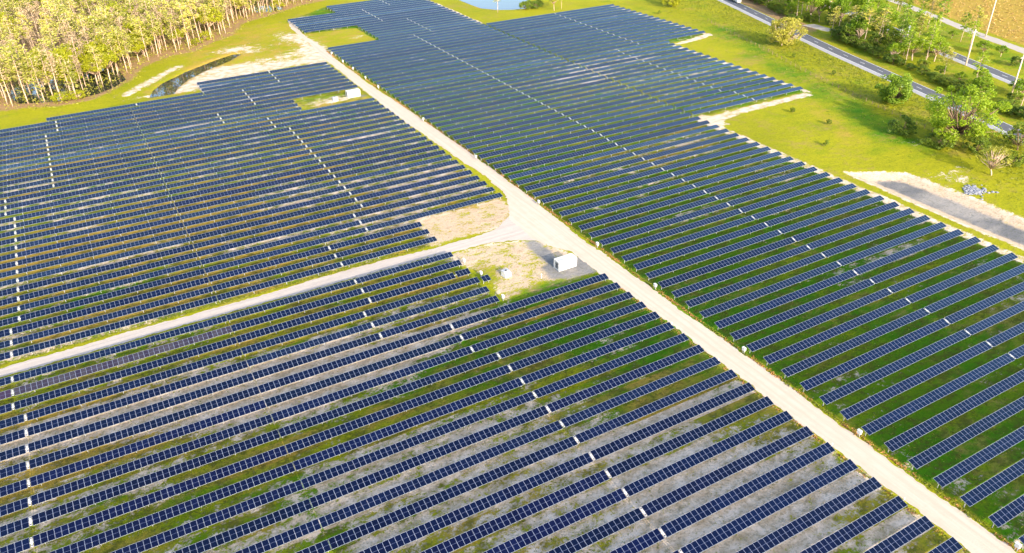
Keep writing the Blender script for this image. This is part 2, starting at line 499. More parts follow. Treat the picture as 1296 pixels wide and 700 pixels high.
    sand += inside(pad2, 1.) * .72; brown += inside(pad2, 1.5) * .42; lush -= inside(pad2, 1.) * .25
    blob(lush, -30, -40, 3, 5, .5); blob(sand, -30, -41, 3, 5, -.55); blob(sand, -22, -53, 8, 2, -.4); blob(lush, -22, -53, 8, 2, .5)
    gravel += inside([(-14.3, -30.6), (-11, -30.8), (-9.7, -35.7), (-10.6, -41.9), (-6.7, -43.5), (-4.9, -45.8), (-5.6, -54), (-14.2, -53), (-18.1, -50.7), (-17.2, -44.3), (-14.9, -43.7), (-15.3, -37.3)], 1.6) * .72
    pad3 = [(-33, 117.6), (-5, 117.6), (-5, 101.5), (-33, 102)]
    blob(sand, -22, 106, 12, 4, .7); blob(gravel, -8, 106, 4, 3, .6); blob(lush, -26, 114, 8, 3, .2)
    mid = [(3, 216), (28, 211), (28, 183), (3, 179)]
    gold += inside(mid, 1.) * .25; blob(sand, 22, 195, 6, 6, .4); lush -= inside(mid, 1) * .1; lush -= inside(pad3, 1) * .25; gold -= inside(pad3, 1) * .2
    # edges of the main road
    # swamp forest floor
    fd = sdf(FOREST, X, Y)
    brown += (1 - ramp(fd, 0, 8)) * .8
    # golden field beyond the third road
    third = np.interp(Y, [p[1] for p in DIRT3], [p[0] for p in DIRT3])
    far = ramp(X - third, 5, 9)
    gold += far * .75; lush -= far * .15
    h1 = np.interp(Y, [p[1] for p in HWY], [p[0] for p in HWY]); h2 = np.interp(Y, [p[1] for p in HWY2], [p[0] for p in HWY2])
    medi = ramp(X - h1, 5, 9) * (1 - ramp(X - h2, -9, -5))
    lush += medi * .30; brown += medi * .25
    brown += ramp(X - h1, 5, 6) * (1 - ramp(X - h1, 13, 16)) * ramp(Y, 75, 90) * .8
    medi2 = ramp(X - h2, 6, 10) * (1 - ramp(X - third, -6, -3)); lush += medi2 * .35
    gold += (ramp(X - h1, 3.6, 5) * (1 - ramp(X - h1, 7, 11))) * .25
    # basins and ponds are dug
    bd = sdf(BASIN, X, Y)
    dig = 1 - ramp(bd, -5, 1.2)
    Z -= dig * 1.3
    gravel += (1 - ramp(bd, -6.5, -1.0)) * .85; sand += (1 - ramp(bd, -.3, 1.6)) * 1.0; brown += (1 - ramp(bd, -1., 1.)) * .42
    for k, p in PONDS.items():
        d = sdf(p, X, Y); Z -= (1 - ramp(d, -1.5, 1.5)) * .7
        if 'swamp' not in k: gold += (1 - ramp(d, 1.0, 7)) * .28
    cov = np.stack([np.clip(sand, 0, 1.3), np.clip(lush, 0, 1.2), np.clip(gold, 0, 1.2), np.ones_like(sand)], -1)
    soi = np.stack([np.clip(brown, 0, 1), np.clip(gravel, 0, 1), field, np.ones_like(sand)], -1)
    verts = np.stack([X, Y, Z], -1).reshape(-1, 3)
    i = np.arange(nx * ny).reshape(ny, nx)
    faces = np.stack([i[:-1, :-1], i[:-1, 1:], i[1:, 1:], i[1:, :-1]], -1).reshape(-1, 4)
    x0, x1, y0, y1 = xs[0], xs[-1], ys[0], ys[-1]; Rr = 6000.
    ext = np.array([(x0, y0, 0), (x1, y0, 0), (x1, y1, 0), (x0, y1, 0), (-Rr, -Rr, 0), (Rr, -Rr, 0), (Rr, Rr, 0), (-Rr, Rr, 0)], float)
    n0 = len(verts)
    verts = np.concatenate([verts, ext])
    faces = np.concatenate([faces, np.array([(4, 5, 1, 0), (5, 6, 2, 1), (6, 7, 3, 2), (7, 4, 0, 3)]) + n0])
    pad_c = np.tile([[.05, .3, .3, 1.]], (8, 1)); pad_s = np.tile([[0, 0, 0, 1.]], (8, 1))
    me = bpy.data.meshes.new('ground')
    me.vertices.add(len(verts)); me.vertices.foreach_set('co', verts.ravel())
    me.loops.add(faces.size); me.loops.foreach_set('vertex_index', faces.ravel())
    me.polygons.add(len(faces)); me.polygons.foreach_set('loop_start', np.arange(0, faces.size, 4))
    me.update(calc_edges=True)
    for nm, a, p_ in (('cover', cov, pad_c), ('soil', soi, pad_s)):
        at = me.attributes.new(nm, 'FLOAT_COLOR', 'POINT')
        at.data.foreach_set('color', np.concatenate([a.reshape(-1, 4), p_]).ravel())
    me.materials.append(M['ground'])
    o = link('ground', me); o['kind'] = 'structure'


build_ground()

# roads ----------------------------------------------------------------------
main = [(-5.2, -230), (.5, -230), (.5, -150), (.7, -96), (.3, -60), (.1, -40), (1.2, -12), (1.9, 20), (1.6, 66), (.6, 95), (0, 125), (.2, 158), (1.6, 185), (.9, 215), (3.2, 236), (6.5, 247), (5.5, 252), (2.4, 249), (-.2, 236), (-1.6, 213), (-2.1, 190), (-4.3, 160), (-4.4, 132), (-5.2, 95), (-5, 66), (-4, 40), (-2.8, 12), (-4, -3), (-7.2, -12), (-10.5, -17.6), (-11, -31), (-9.5, -36), (-6.5, -42), (-6.0, -53), (-5.4, -66), (-5.4, -90), (-5.2, -150)]
sheet('main_road', main, .024, M['road'], .50, .7, 1)
sheet('side_road', [(-10, -16.6), (-16, -20.6), (-22.2, -21.9), (-34, -21.8), (-57, -20.8), (-86, -21.5), (-134, -21.6), (-230, -21.6), (-230, -25.2), (-134, -25.1), (-72, -25.2), (-31, -26.2), (-21.6, -26.8), (-14.3, -29.5), (-9, -33)], .016, M['side'], .40, .7, 2)
for nm, c, hw, a0 in (('highway', HWY, 4.45, 'near'), ('second_highway', HWY2, 4.3, 'far')):
    sheet(nm, band(c, hw), .02, M['asphalt'], 0)
    sh = 2.6
    off = []
    for i, p in enumerate(c):
        a = np.array(c[max(i - 1, 0)], float); b = np.array(c[min(i + 1, len(c) - 1)], float)
        t = (b - a) / np.hypot(*(b - a)); n = np.array([-t[1], t[0]])
        off.append(tuple(np.array(p) + n * (hw - sh / 2)))
    sheet(nm + '_shoulder', band(off, sh / 2), .026, M['shoulder'], 0)
    mb = MB()
    def at_len(c, s):
        for i in range(len(c) - 1):
            a = np.array(c[i], float); b = np.array(c[i + 1], float); l = np.hypot(*(b - a))
            if s <= l: return a + (b - a) * s / l, (b - a) / l
            s -= l
        return np.array(c[-1], float), (b - a) / l
    tot = sum(math.dist(c[i], c[i + 1]) for i in range(len(c) - 1))
    def stripe(s0, s1, o0, w):
        k = max(1, int((s1 - s0) / 6))
        for q in range(k):
            (p, t), (p2, t2) = at_len(c, s0 + (s1 - s0) * q / k), at_len(c, s0 + (s1 - s0) * (q + 1) / k)
            n = np.array([-t[1], t[0]]); n2 = np.array([-t2[1], t2[0]])
            mb.quad([(*(p + n * (o0 - w)), .032), (*(p2 + n2 * (o0 - w)), .032), (*(p2 + n2 * (o0 + w)), .032), (*(p + n * (o0 + w)), .032)])
    stripe(0, tot, hw - sh - .12, .1); stripe(0, tot, -hw + .3, .1)
    for s in np.arange(5, tot - 5, 12): stripe(s, s + 3.2, (-sh) / 2 + .1, .09)
    o = link(nm + '_markings', mb.mesh(nm + '_markings', M['paint'])); o['kind'] = 'structure'
sheet('dirt_road', band(DIRT3, 3.0), .018, M['pale'], .5, 2., 5)
sheet('dirt_turnout', [(219, 92), (226, 90), (226, 76), (220, 76)], .022, M['pale'], .6, 1., 6)
for k, p in PONDS.items():
    sheet({'ditch': 'ditch_water', 'top': 'pond_water'}.get(k, 'swamp_water'), [(x, y) for x, y in p], -.32, M['water'], .3, 1.5, 7)
mud = [(96, -52.6), (103.5, -55.5), (104, -72), (104, -95), (104, -155), (96, -155), (95.6, -86), (95.4, -64)]

# ------------------------------------------------------------------ trackers
PIT = .996
HALF = .975
RXM = Matrix.Rotation(TILT, 4, 'X')       # +Y edge rises
_cache = {}


def slab(n):
    """n modules side by side from x = 0, one mesh, UV counts modules"""
    if ('s', n) in _cache: return _cache['s', n]
    me = bpy.data.meshes.new('panel_wing')
    L = n * PIT - .02; T = .04
    v = [(.0, -HALF, 0), (L, -HALF, 0), (L, HALF, 0), (0, HALF, 0)]
    V = v + [(x, y, -T) for x, y, z in v]
    F = [(0, 1, 2, 3), (7, 6, 5, 4), (0, 4, 5, 1), (1, 5, 6, 2), (2, 6, 7, 3), (3, 7, 4, 0)]
    me.from_pydata(V, [], F)
    uv = me.uv_layers.new(name='UVMap')
    top = [(0, 0), (n - 1e-4, 0), (n - 1e-4, 1), (0, 1)]
    for i, l in enumerate(uv.data): l.uv = top[i] if i < 4 else (0, 0)
    me.materials.append(M['panel']); me.update()
    _cache['s', n] = me
    return me


def tube_mesh(L):
    k = ('t', round(L, 2))
    if k not in _cache:
        mb = MB(); mb.tube([(0, 0, 0), (L, 0, 0)], [.07, .07], 6); _cache[k] = mb.mesh('torque_tube', M['steel'])
    return _cache[k]


def post_mesh():
    if 'p' not in _cache:
        mb = MB(); mb.box(-.055, .055, -.05, .05, -.3, AXZ - .13); mb.box(-.09, .09, -.10, .10, AXZ - .2, AXZ - .06)
        _cache['p'] = mb.mesh('post', M['steel'])
    return _cache['p']


def cover_mesh():
    if 'c' not in _cache:
        mb = MB()
        mb.box(-.15, .15, -.84, .84, -.02, .03, 0)
        for y in (-.62, .62): mb.box(-.09, .09, y - .09, y + .09, .03, .09, 1)
        _cache['c'] = mb.mesh('motor_cover', [M['whitem'], M['dark']])
    return _cache['c']


def frame_mesh(L):
    k = ('f', round(L, 1))
    if k not in _cache:
        mb = MB(); mb.tube([(0, 0, AXZ - .1), (L, 0, AXZ - .1)], [.07, .07], 5)
        n = max(2, int(L / 7.5))
        for i in range(n + 1): x = .4 + (L - .8) * i / n; mb.box(x - .055, x + .055, -.05, .05, -.3, AXZ - .13)
        _cache[k] = mb.mesh('support_frame', M['steel'])
    return _cache[k]


NMOD = [0]


def tracker(x0, x1, xm, v, dv, near, label, group, tint=(1, 1, 1), tint_r=None, extra=None):
    ya = -D * (v + dv) - HALF * math.cos(TILT)
    L = x1 - x0
    root = empty('solar_tracker', (x0, ya, 0), label, 'solar panel row', group)
    tl = TILT + random.gauss(0, .028)
    rx = (tl, 0, 0)
    segs = [(0., xm - x0 - .25, tint), (xm - x0 + .25, L, tint_r or tint)]
    if extra:                                        # a second open joint in the right wing
        a, b, t = segs[1]
        segs[1:] = [(a, extra - x0 - .3, t), (extra - x0 + .3, b, t)]
    for a, b, t in segs:
        n = int(round((b - a) / PIT))
        if n < 1: continue
        pt = (b - a) / n; a0 = a; sx = pt / PIT       # modules share the wing evenly
        k = random.uniform(.8, 1.3)
        colr = (t[0] * k * random.uniform(.7, 1.6), t[1] * k * random.uniform(.8, 1.3), t[2] * k, 1)
        pad = a0 + n * PIT / 2 + x0
        seen = any(in_frame(x0 + a0 + n * PIT * q, ya, 1.4, 0) for q in (0, .25, .5, .75, 1))
        if near and seen:
            me = slab(1)
            for i in range(n):
                o = link('solar_panel', me, root, (a0 + i * pt, 0, AXZ)); o.rotation_euler = rx; o.scale = (sx, 1, 1)
                o.color = colr
                NMOD[0] += 1
        else:
            o = link('panel_wing', slab(n), root, (a0, 0, AXZ)); o.rotation_euler = rx; o.scale = (sx, 1, 1); o.color = colr
    o = link('motor_cover', cover_mesh(), root, (xm - x0, 0, AXZ)); o.rotation_euler = rx
    if near:
        link('torque_tube', tube_mesh(L), root, (0, 0, AXZ - .1))
        n = max(2, int(L / 7.5))
        for i in range(n + 1): link('post', post_mesh(), root, (.4 + (L - .8) * i / n, 0, 0))
    else:
        link('support_frame', frame_mesh(L), root)
    return root


def any_seen(x0, x1, v):
    return any(in_frame(x0 + (x1 - x0) * t, -D * v - HALF, 1.5, 4) for t in np.linspace(0, 1, 60))


GE = 'solar panel rows right of the main sand road'
GL = 'solar panel rows left of the main sand road'
PURP = (36., 11., 1.8)
# right of the road
for v in range(-55, 37):
    if v <= -52: x0, x1, xm = 29, 84.5, 61
    elif v <= -45: x0, x1, xm = 1.5, 84.5, 43.4
    elif v <= -38: x0, x1, xm = 28.4, 84.5, 56
    else: x0, x1, xm = 1.5, 84.5, (44.7 if v >= -3 else 45.3)
    if not any_seen(x0, x1, v): continue
    lab = ('solar panel row right of the main sand road, %s nearer than the side road junction' % ordinal(v - 4)) if v >= 5 else \
          ('solar panel row right of the main sand road, %s beyond the side road junction' % ordinal(5 - v))
    tracker(x0, x1, xm, v, 0, v >= 15, lab, GE, tint_r=None)
    if -37 <= v <= -4:
        if v <= -22: a, b, m_ = 85.4, 167.2 - (-22 - v) * .12, 127
        elif v == -21: a, b, m_ = 85.4, 141.5, 112.4
        elif v <= -7: a, b, m_ = 85.3, 140.6, 111.5
        else: a, b, m_ = 85.3, 140.4, 114.8
        tracker(a, b, m_, v, 0, False, 'outer solar panel row near the highway meadow, %s beyond the side road junction' % ordinal(5 - v), GE)
# left of the road, behind the side road
for v in range(-32, 5):
    dv = -.09 - (.2 * max(0, -v - 10) / 22)
    if v <= -30: x0, x1, xm = -61.8, -6.4, -31.9
    elif v == -29: x0, x1, xm = -61.8, -6.4, -31.9
    elif v <= -24: x0, x1, xm = -89.45, -6.4, -47.6
    elif v <= -21: x0, x1, xm = -89.45, -33.8, -62.4
    elif v <= -18: x0, x1, xm = -89.45, -6.4, -47.6
    elif v <= -2: x0, x1, xm = -89.45, -6.2, -43.6
    elif v <= 1: x0, x1, xm = -89.45, -6.2, -47.5
    else: x0, x1, xm = -89.45, -33.7, -59.4
    tracker(x0, x1, xm, v, dv, v >= 2, 'solar panel row left of the main sand road, %s behind the side road' % ordinal(5 - v), GL)
    if v >= -29:
        if v == -29: a, b, m_ = -118.1, -62.2, -87
        elif v <= -26: a, b, m_ = -146, -89.57, -115.2
        elif v <= -15: a, b, m_ = -148.5, -89.57, -119.1
        elif v <= -12: a, b, m_ = -174, -89.57, -132
        elif v <= 1: a, b, m_ = -174, -89.57, -129.8
        else: a, b, m_ = -174, -89.57, -131.5
        tracker(a, b, m_, v, dv, v >= 2, 'solar panel row at the far left edge, %s behind the side road' % ordinal(5 - v), GL)
# left of the road, in front of the side road
for v in range(6, 37):
    dv = -.08
    if v <= 8: x0, x1, xm = -89.36, -33.7, -59.3
    elif v <= 11: x0, x1, xm = -89.36, -33.7, -62.3
    elif v <= 14: x0, x1, xm = -89.36, -6.6, -47.7
    else: x0, x1, xm = -89.36, -6.6, -44.0
    if any_seen(x0, x1, v):
        tracker(x0, x1, xm, v, dv, True, 'solar panel row left of the main sand road, %s in front of the side road' % ordinal(v - 5), GL,
                extra=-37.5 if v == 8 else None)
    a, b, m_ = -174, -89.46, (-131.5 if v <= 8 else -129.5)
    if any_seen(a, b, v):
        tracker(a, b, m_, v, dv, True, 'solar panel row at the far left edge, %s in front of the side road' % ordinal(v - 5), GL,
                tint=PURP if v == 7 else (1, 1, 1))
# the tiny two panel table beside the 4th row
t = empty('small_solar_table', (-32.9, -43.2 - HALF * .96, 0), 'tiny two-panel table standing alone on the weeds near the container pad', 'solar panel')
for i in range(2):
    o = link('solar_panel', slab(1), t, (i * PIT, 0, 1.4)); o.rotation_euler = (TILT, 0, 0)
for x in (.3, 1.7): link('post', post_mesh(), t, (x, 0, 0))
link('torque_tube', tube_mesh(2.), t, (0, 0, AXZ - .1))


# ------------------------------------------------------------------ inverter containers and small equipment
def container(x, y, lab):
    c = empty('inverter_container', (x, y, 0), lab, 'container')
    L, W, H = 5.2, 2.3, 2.55
    mb = MB(); mb.box(0, L, 0, W, .22, H)
    for i in range(17):                              # shallow ribs
        xx = 1.75 + i * .2
        mb.box(xx, xx + .09, -.025, -.001, .35, 1.5)
    link('body', mb.mesh('container_body', M['white']), c)
    mb = MB(); mb.box(-.04, L + .04, -.04, W + .04, H + .002, H + .09); link('roof', mb.mesh('container_roof', M['white']), c)
    r = MB()
    for i in range(4): r.box(.35 + i * .42, .65 + i * .42, .5, 1.1, H + .092, H + .16)
    link('roof_vent', r.mesh('roof_vents', M['grey']), c)
    mb = MB(); mb.box(.06, L - .06, .06, W - .06, 0, .218); link('skid', mb.mesh('skid', M['grey']), c)
    mb = MB(); mb.box(2.55, 2.7, -.035, -.026, 1.0, 1.5); link('handle', mb.mesh('handle', M['grey']), c)
    for px, py in ((-.03, -.03), (L - .09, -.03), (-.03, W - .09), (L - .09, W - .09)):
        mb = MB(); mb.box(px, px + .12, py, py + .12, .0, H - .002); link('corner_post', mb.mesh('corner_post', M['trim']), c)
    d = MB(); d.box(.25, 1.45, -.03, -.002, .3, 2.4); dd = link('door', d.mesh('door', M['trim']), c)
    mb = MB()
    for i in range(6): mb.box(1.9, 2.4, -.05, -.03, 1.55 + i * .11, 1.61 + i * .11)
    link('vent', mb.mesh('wall_vent', M['grey']), c)
    h = MB(); h.box(1.25, 1.32, -.06, -.032, 1.1, 1.5); link('handle', h.mesh('door_handle', M['dark']), dd)
    lv = MB()
    for i in range(11): lv.box(-.03, -.002, .45, 1.55, .6 + i * .15, .7 + i * .15)
    link('louvre', lv.mesh('louvre', M['dark']), c)
    return c


container(-14.25, -48.8, 'white inverter container on grey gravel beside the sand road junction')
container(-13.7, 106.0, 'white inverter container far up the sand road in a notch of the rows')


def cabinet(x, y, rz, lab):
    c = empty('transformer_cabinet', (x, y, 0), lab, 'cabinet', rz=rz)
    mb = MB(); mb.box(-.85, .85, -.85, .95, .12, 1.15); link('body', mb.mesh('cabinet_body', M['white']), c)
    mb = MB(); mb.box(-1, 1, -1, 1.1, 0, .118); link('plinth', mb.mesh('plinth', M['grey']), c)
    mb = MB(); mb.box(-.9, .9, -.2, 1.0, 1.152, 1.42); mb.box(-.6, .6, -.75, -.25, 1.152, 1.22); link('lid', mb.mesh('lid', M['grey']), c)
    mb = MB(); mb.box(-.25, .2, -.05, .3, 1.422, 1.6); link('bushing', mb.mesh('bushing', M['dark']), c)


cabinet(-26.1, -43.7, .15, 'white transformer cabinet with grey lid on the weedy pad left of the near container')
cabinet(-18.8, 106.3, .0, 'pale transformer cabinet on the sand left of the far container')


def combiner():
    c = empty('combiner_box', (0, 0, 0), None, None)
    mb = MB(); mb.box(-.05, .05, .12, .22, -.3, 1.35); mb.box(-.05, .05, -.22, -.12, -.3, 1.35); link('post', mb.mesh('post_pair', M['steel']), c)
    mb = MB(); mb.box(-.22, .22, -.38, .38, .8, 1.5); link('cabinet', mb.mesh('combiner_cabinet', M['white']), c)
    mb = MB(); mb.box(-.26, .26, -.42, .42, 1.502, 1.54); link('lid', mb.mesh('combiner_lid', M['white']), c)
    mb = MB(); mb.box(-.25, -.222, -.32, .32, .85, 1.45); link('door', mb.mesh('combiner_door', M['white']), c)
    return c


def copy_tree(o, parent=None):
    c = o.copy(); COL.objects.link(c)
    if parent is not None: c.parent = parent
    for ch in o.children: copy_tree(ch, c)
    return c


first = combiner()
spots = [(.75, y, 'right') for y in (-154.2, -125.2, -96.3, -67.2, -43.6, -14.5, 24.6, 66, 110.6, 125.3, 140.8, 153.9, 169.6)] + [(-32.4, -33.4, 'pad'), (-31.6, -41, 'pad'), (-32.2, -53.0, 'pad')]
used = False
nr = 0
for x, y, s in spots:
    o = copy_tree(first) if used else first
    used = True
    o.location = (x, y, 0)
    if s == 'right':
        nr += 1
        tag(o, 'white combiner box at the right edge of the main sand road, %s from the bottom' % ordinal(nr), 'electrical box', 'combiner boxes at the row ends')
    else:
        k = {-33.4: 'at the 2nd row in front of the side road', -41: 'near the tiny two-panel table', -53.0: 'at the front corner of the sandy pad'}[y]
        tag(o, 'white combiner box %s' % k, 'electrical box', 'combiner boxes at the row ends')
mk = empty('marker_post', (0, 0, 0), None, None)
mb = MB(); mb.tube([(0, 0, -.2), (0, 0, 1.1)], [.07, .07], 8); link('stake', mb.mesh('stake', M['white']), mk)
mb = MB(); mb.box(-.14, .14, -.05, .05, 1.0, 1.35); link('plate', mb.mesh('marker_plate', M['white']), mk)
for i, (x, y) in enumerate([(-5.9, -139.5), (-5.9, -124.9), (-6.2, -96.3), (-6.0, -81.4), (-19.5, -49.2)]):
    o = mk if i == 0 else copy_tree(mk)
    o.location = (x, y, 0)
    tag(o, 'white marker post in the shrub left of the near container' if i == 4 else 'white marker post at the left edge of the main sand road, %s from the bottom' % ordinal(i + 1), 'post', 'white marker posts')


# ------------------------------------------------------------------ vegetation
def leaf_faces(cent, size, rng, flat=.5):
    n = len(cent)
    a = rng.normal(size=(n, 3)); a[:, 2] *= flat; a /= np.linalg.norm(a, axis=1)[:, None]
    b = rng.normal(size=(n, 3)); b -= a * (a * b).sum(1)[:, None]; b /= np.linalg.norm(b, axis=1)[:, None]
    s = size * rng.uniform(.6, 1.4, (n, 1))
    v = np.stack([cent - a * s, cent - b * s * .45, cent + a * s, cent + b * s * .45], 1).reshape(-1, 3)
    f = np.arange(n * 4).reshape(n, 4)
    return v, f


def np_mesh(name, v, f, mat):
    me = bpy.data.meshes.new(name)
    me.vertices.add(len(v)); me.vertices.foreach_set('co', v.ravel())
    me.loops.add(f.size); me.loops.foreach_set('vertex_index', f.ravel())
    me.polygons.add(len(f)); me.polygons.foreach_set('loop_start', np.arange(0, f.size, f.shape[1]))
    me.update(calc_edges=True); me.materials.append(mat)
    return me


def pine_proto(seed, mat, bark, h=20., leaves=900, low=.45, spread=2.0, size=.42):
    r = np.random.default_rng(seed)
    mb = MB()
    lean = r.normal(0, .015, 2)
    ctr = [(lean[0] * z * h + .25 * math.sin(z * 5 + seed) * z, lean[1] * z * h + .2 * math.cos(z * 4 + seed) * z, z * h) for z in np.linspace(0, 1, 8)]
    ctr[0] = (ctr[0][0], ctr[0][1], -.4)
    mb.tube(ctr, list(np.linspace(.19, .045, 8) * h / 20), 7)
    cent = []
    nb = 26
    for i in range(nb):
        z = low + (1 - low) * (i / nb) ** .8
        z = min(.985, z + r.uniform(-.02, .02)); k = z * 7; j = min(6, int(k)); p = Vector(ctr[j]).lerp(Vector(ctr[j + 1]), k - j)
        az = r.uniform(0, 6.28); t = (z - low) / (1 - low)
        l = spread * (.45 + .9 * math.sin(min(1, t * 1.15) * math.pi * .8 + .35)) * r.uniform(.6, 1.25)
        e = p + Vector((math.cos(az) * l, math.sin(az) * l, l * r.uniform(-.1, .45)))
        mb.tube([p, p.lerp(e, .55) + Vector((0, 0, .1)), e], [.05, .035, .012], 4)
        m_ = int(leaves / nb * r.uniform(.4, 1.6))
        q = np.array(p)[None] + (np.array(e) - np.array(p))[None] * r.uniform(.25, 1.05, (m_, 1)) ** .6
        cent.append(q + r.normal(size=(m_, 3)) * (.30, .30, .22) * np.array(l * .8))
    for i in range(9):                                # dead stubs on the bare stem
        z = r.uniform(.15, low); k = z * 7; j = int(k); p = Vector(ctr[j]).lerp(Vector(ctr[j + 1]), k - j); az = r.uniform(0, 6.28)
        mb.tube([p, p + Vector((math.cos(az), math.sin(az), .2)) * r.uniform(.5, 1.4)], [.04, .01], 4)
    v, f = leaf_faces(np.concatenate(cent), size, r, .6)
    return mb.mesh('pine_trunk', bark, True), np_mesh('pine_crown', v, f, mat)


def broad_proto(seed, mat, bark, h=10., w=10., leaves=3200, size=.36, base=.22, open_=0., clumps=46):
    """spreading crown: limbs fan out from the trunk, leaf clumps sit on the limb ends"""
    r = np.random.default_rng(seed)
    mb = MB(); fork = Vector((r.normal(0, .03) * h, r.normal(0, .03) * h, h * (base + .08)))
    mb.tube([(0, 0, -.4), (fork.x * .4, fork.y * .4, fork.z * .5), fork], [.045 * h * .55, .038 * h * .5, .03 * h * .5], 8)
    cent = []
    for i in range(clumps):
        az = r.uniform(0, 6.28); ph = math.acos(r.uniform(-.85 if base < .15 else -.1, 1)); rad = r.uniform(.55, 1.) ** .5
        rad *= 1 + .22 * math.sin(az * 3 + seed) * math.sin(ph)
        d = Vector((math.cos(az) * math.sin(ph) * w / 2, math.sin(az) * math.sin(ph) * w / 2, math.cos(ph) * h * (1 - base) * .52)) * rad
        e = Vector((0, 0, h * (base + (1 - base) * .48))) + d
        if i % 2 == 0 or open_:
            mid = fork.lerp(e, .5) + Vector((r.normal(), r.normal(), r.normal() + .5)) * .04 * h
            mb.tube([fork, mid, e], [.016 * h, .010 * h, .003 * h], 5)
        cr = (.15 - .04 * open_) * (w + h) / 2 * r.uniform(.5, 1.15)
        m_ = int(leaves / clumps * r.uniform(.5, 1.5))
        q = r.normal(size=(m_, 3)); q /= np.linalg.norm(q, axis=1)[:, None]; q *= r.uniform(.2, 1, (m_, 1)) ** .4 * cr * np.array((1, 1, .75))
        cent.append(np.array(e)[None] + q)
    v, f = leaf_faces(np.concatenate(cent), size, r, .8)
    v[:, 2] = np.maximum(v[:, 2], .02)
    return mb.mesh('tree_trunk', bark, True), np_mesh('tree_crown', v, f, mat)


def plant(name, proto, x, y, sx, sz, lab, cat, group=None, z=0.):
    e = empty(name, (x, y, z), lab, cat, group, rz=random.uniform(0, 6.28))
    e.scale = (sx, sx, sz)
    link('trunk', proto[0], e); link('crown', proto[1], e)
    return e


PINES = [pine_proto(i, M['pine'], M['bark'], 20, 560, [.34, .45, .28, .5, .38][i], [2.1, 1.7, 2.5, 1.9, 2.2][i]) for i in range(5)]
BARES = [pine_proto(20 + i, M['bare'], M['bark'], 19, 420, .5, 1.6, .34) for i in range(2)]
LEAFY = [broad_proto(40 + i, M['leaf'], M['bark'], 11, 8.5, 3000, .34, .28) for i in range(3)]
DLEAF = [broad_proto(50 + i, M['dleaf'], M['barkd'], 8, 8, 3600, .30, .14) for i in range(3)]

# forest: fill behind the edge polyline, front ranks first
pts = []
r = np.random.default_rng(5)
cand = []
for _ in range(9000):
    x = r.uniform(-150, 60); y = r.uniform(155, 470)
    cand.append((x, y))
cx = np.array([c[0] for c in cand]); cy = np.array([c[1] for c in cand])
din = -sdf(FOREST, cx, cy)
order = np.argsort(din)
water = [sdf(PONDS[k], cx, cy) for k in ('swamp', 'swamp2')]
for i in order:
    if din[i] < 1.0: continue
    x, y = cand[i]
    if not (in_frame(x, y, 0, 8) or in_frame(x, y, 18, 0)): continue
    md = 4.1 if din[i] < 30 else 7.2
    if min(w[i] for w in water) < 1. and r.random() < .45: continue
    if all((x - a) ** 2 + (y - b) ** 2 > md * md for a, b, _ in pts): pts.append((x, y, din[i]))
npine = 0
for x, y, d in pts:
    q = r.random()
    near_bright = (x + 92) ** 2 / 26 ** 2 + (y - 190) ** 2 / 26 ** 2 < 1
    if q < (.55 if near_bright else .20) and d > 3:
        s = r.uniform(.75, 1.25)
        plant('broadleaf_tree', LEAFY[r.integers(3)], x, y, s, s * r.uniform(.9, 1.4), 'bright yellow-green leafy tree among the pale trunks of the swamp forest', 'tree', 'leafy trees in the swamp forest')
    elif q > .80:
        s = r.uniform(.75, 1.1)
        plant('bare_tree', BARES[r.integers(2)], x, y, s * 1.1, s, 'slender nearly bare tree with pale twigs in the swamp forest', 'tree', 'bare trees in the swamp forest')
    elif npine < 290:
        s = r.uniform(.72, 1.12); npine += 1
        plant('pine_tree', PINES[r.integers(5)], x, y, s * 1.25, s, 'tall slim tree with pale trunk and thin yellow-green crown in the swamp forest', 'tree', 'tall trees in the swamp forest')
print('forest', len(pts), npine)
# bushes at the forest's edge
for x, y, sx, sz, lab in ((-112, 163.5, .9, .55, 'bright yellow-green bush in front of the swamp water at the forest edge'),
                          (-106, 164, .75, .5, 'smaller yellow-green bush right of the bright bush at the swamp water'),
                          (-43, 232, .8, .55, 'yellow bush at the right end of the forest edge'),
                          (-49, 224, .7, .45, 'low yellow bush beside the dry forest edge'),
                          (6, 283, .8, .6, 'bright yellow-green bush beside the small dark pool at the top')):
    plant('bush', broad_proto(int(abs(x)) + 70, M['leaf'], M['bark'], 7, 8, 2200, .3, .08), x, y, sx, sz, lab, 'bush')

# single trees by the highway
T = lambda *a, **k: plant(*a, **k)
T('broadleaf_tree', broad_proto(101, M['dense'], M['barkd'], 10.4, 11, 15000, .27, .05, clumps=110), 157.5, -10.1, 1, 1, 'dense round green tree standing alone on the meadow below the highway', 'tree')
T('shrub', broad_proto(102, M['dleaf'], M['barkd'], 6.2, 8, 4200, .26, .04, clumps=50), 133.3, -32.1, 1, 1, 'low round dark green shrub at the fence, left of the big spreading tree', 'shrub')
T('willow_tree', broad_proto(103, M['willow'], M['bark'], 12.8, 15, 9000, .34, .07, open_=.2, clumps=70), 183, 69.5, 1, 1, 'ochre-green wide willow-like tree at the near highway edge', 'tree')
T('broadleaf_tree', broad_proto(104, M['fresh'], M['barkd'], 18.5, 22, 11000, .36, .12, open_=.8, clumps=84), 140.5, -47, 1, 1, 'big spreading yellow-green tree overhanging the highway', 'tree')
T('shrub', broad_proto(105, M['dleaf'], M['barkd'], 5, 9, 3600, .26, .03), 134, -46, 1, 1, 'dark green undergrowth shrub under the big spreading tree', 'shrub')
T('shrub', broad_proto(106, M['dleaf'], M['barkd'], 4.5, 8, 3000, .26, .03), 139.5, -55, 1, 1, 'dark green shrub at the foot of the big tree, nearer the frame edge', 'shrub')
T('broadleaf_tree', broad_proto(107, M['dleaf'], M['barkd'], 9, 9, 3600, .3, .1), 152.6, -60.7, 1, 1, 'green tree cut by the right edge of the photo below the highway', 'tree')
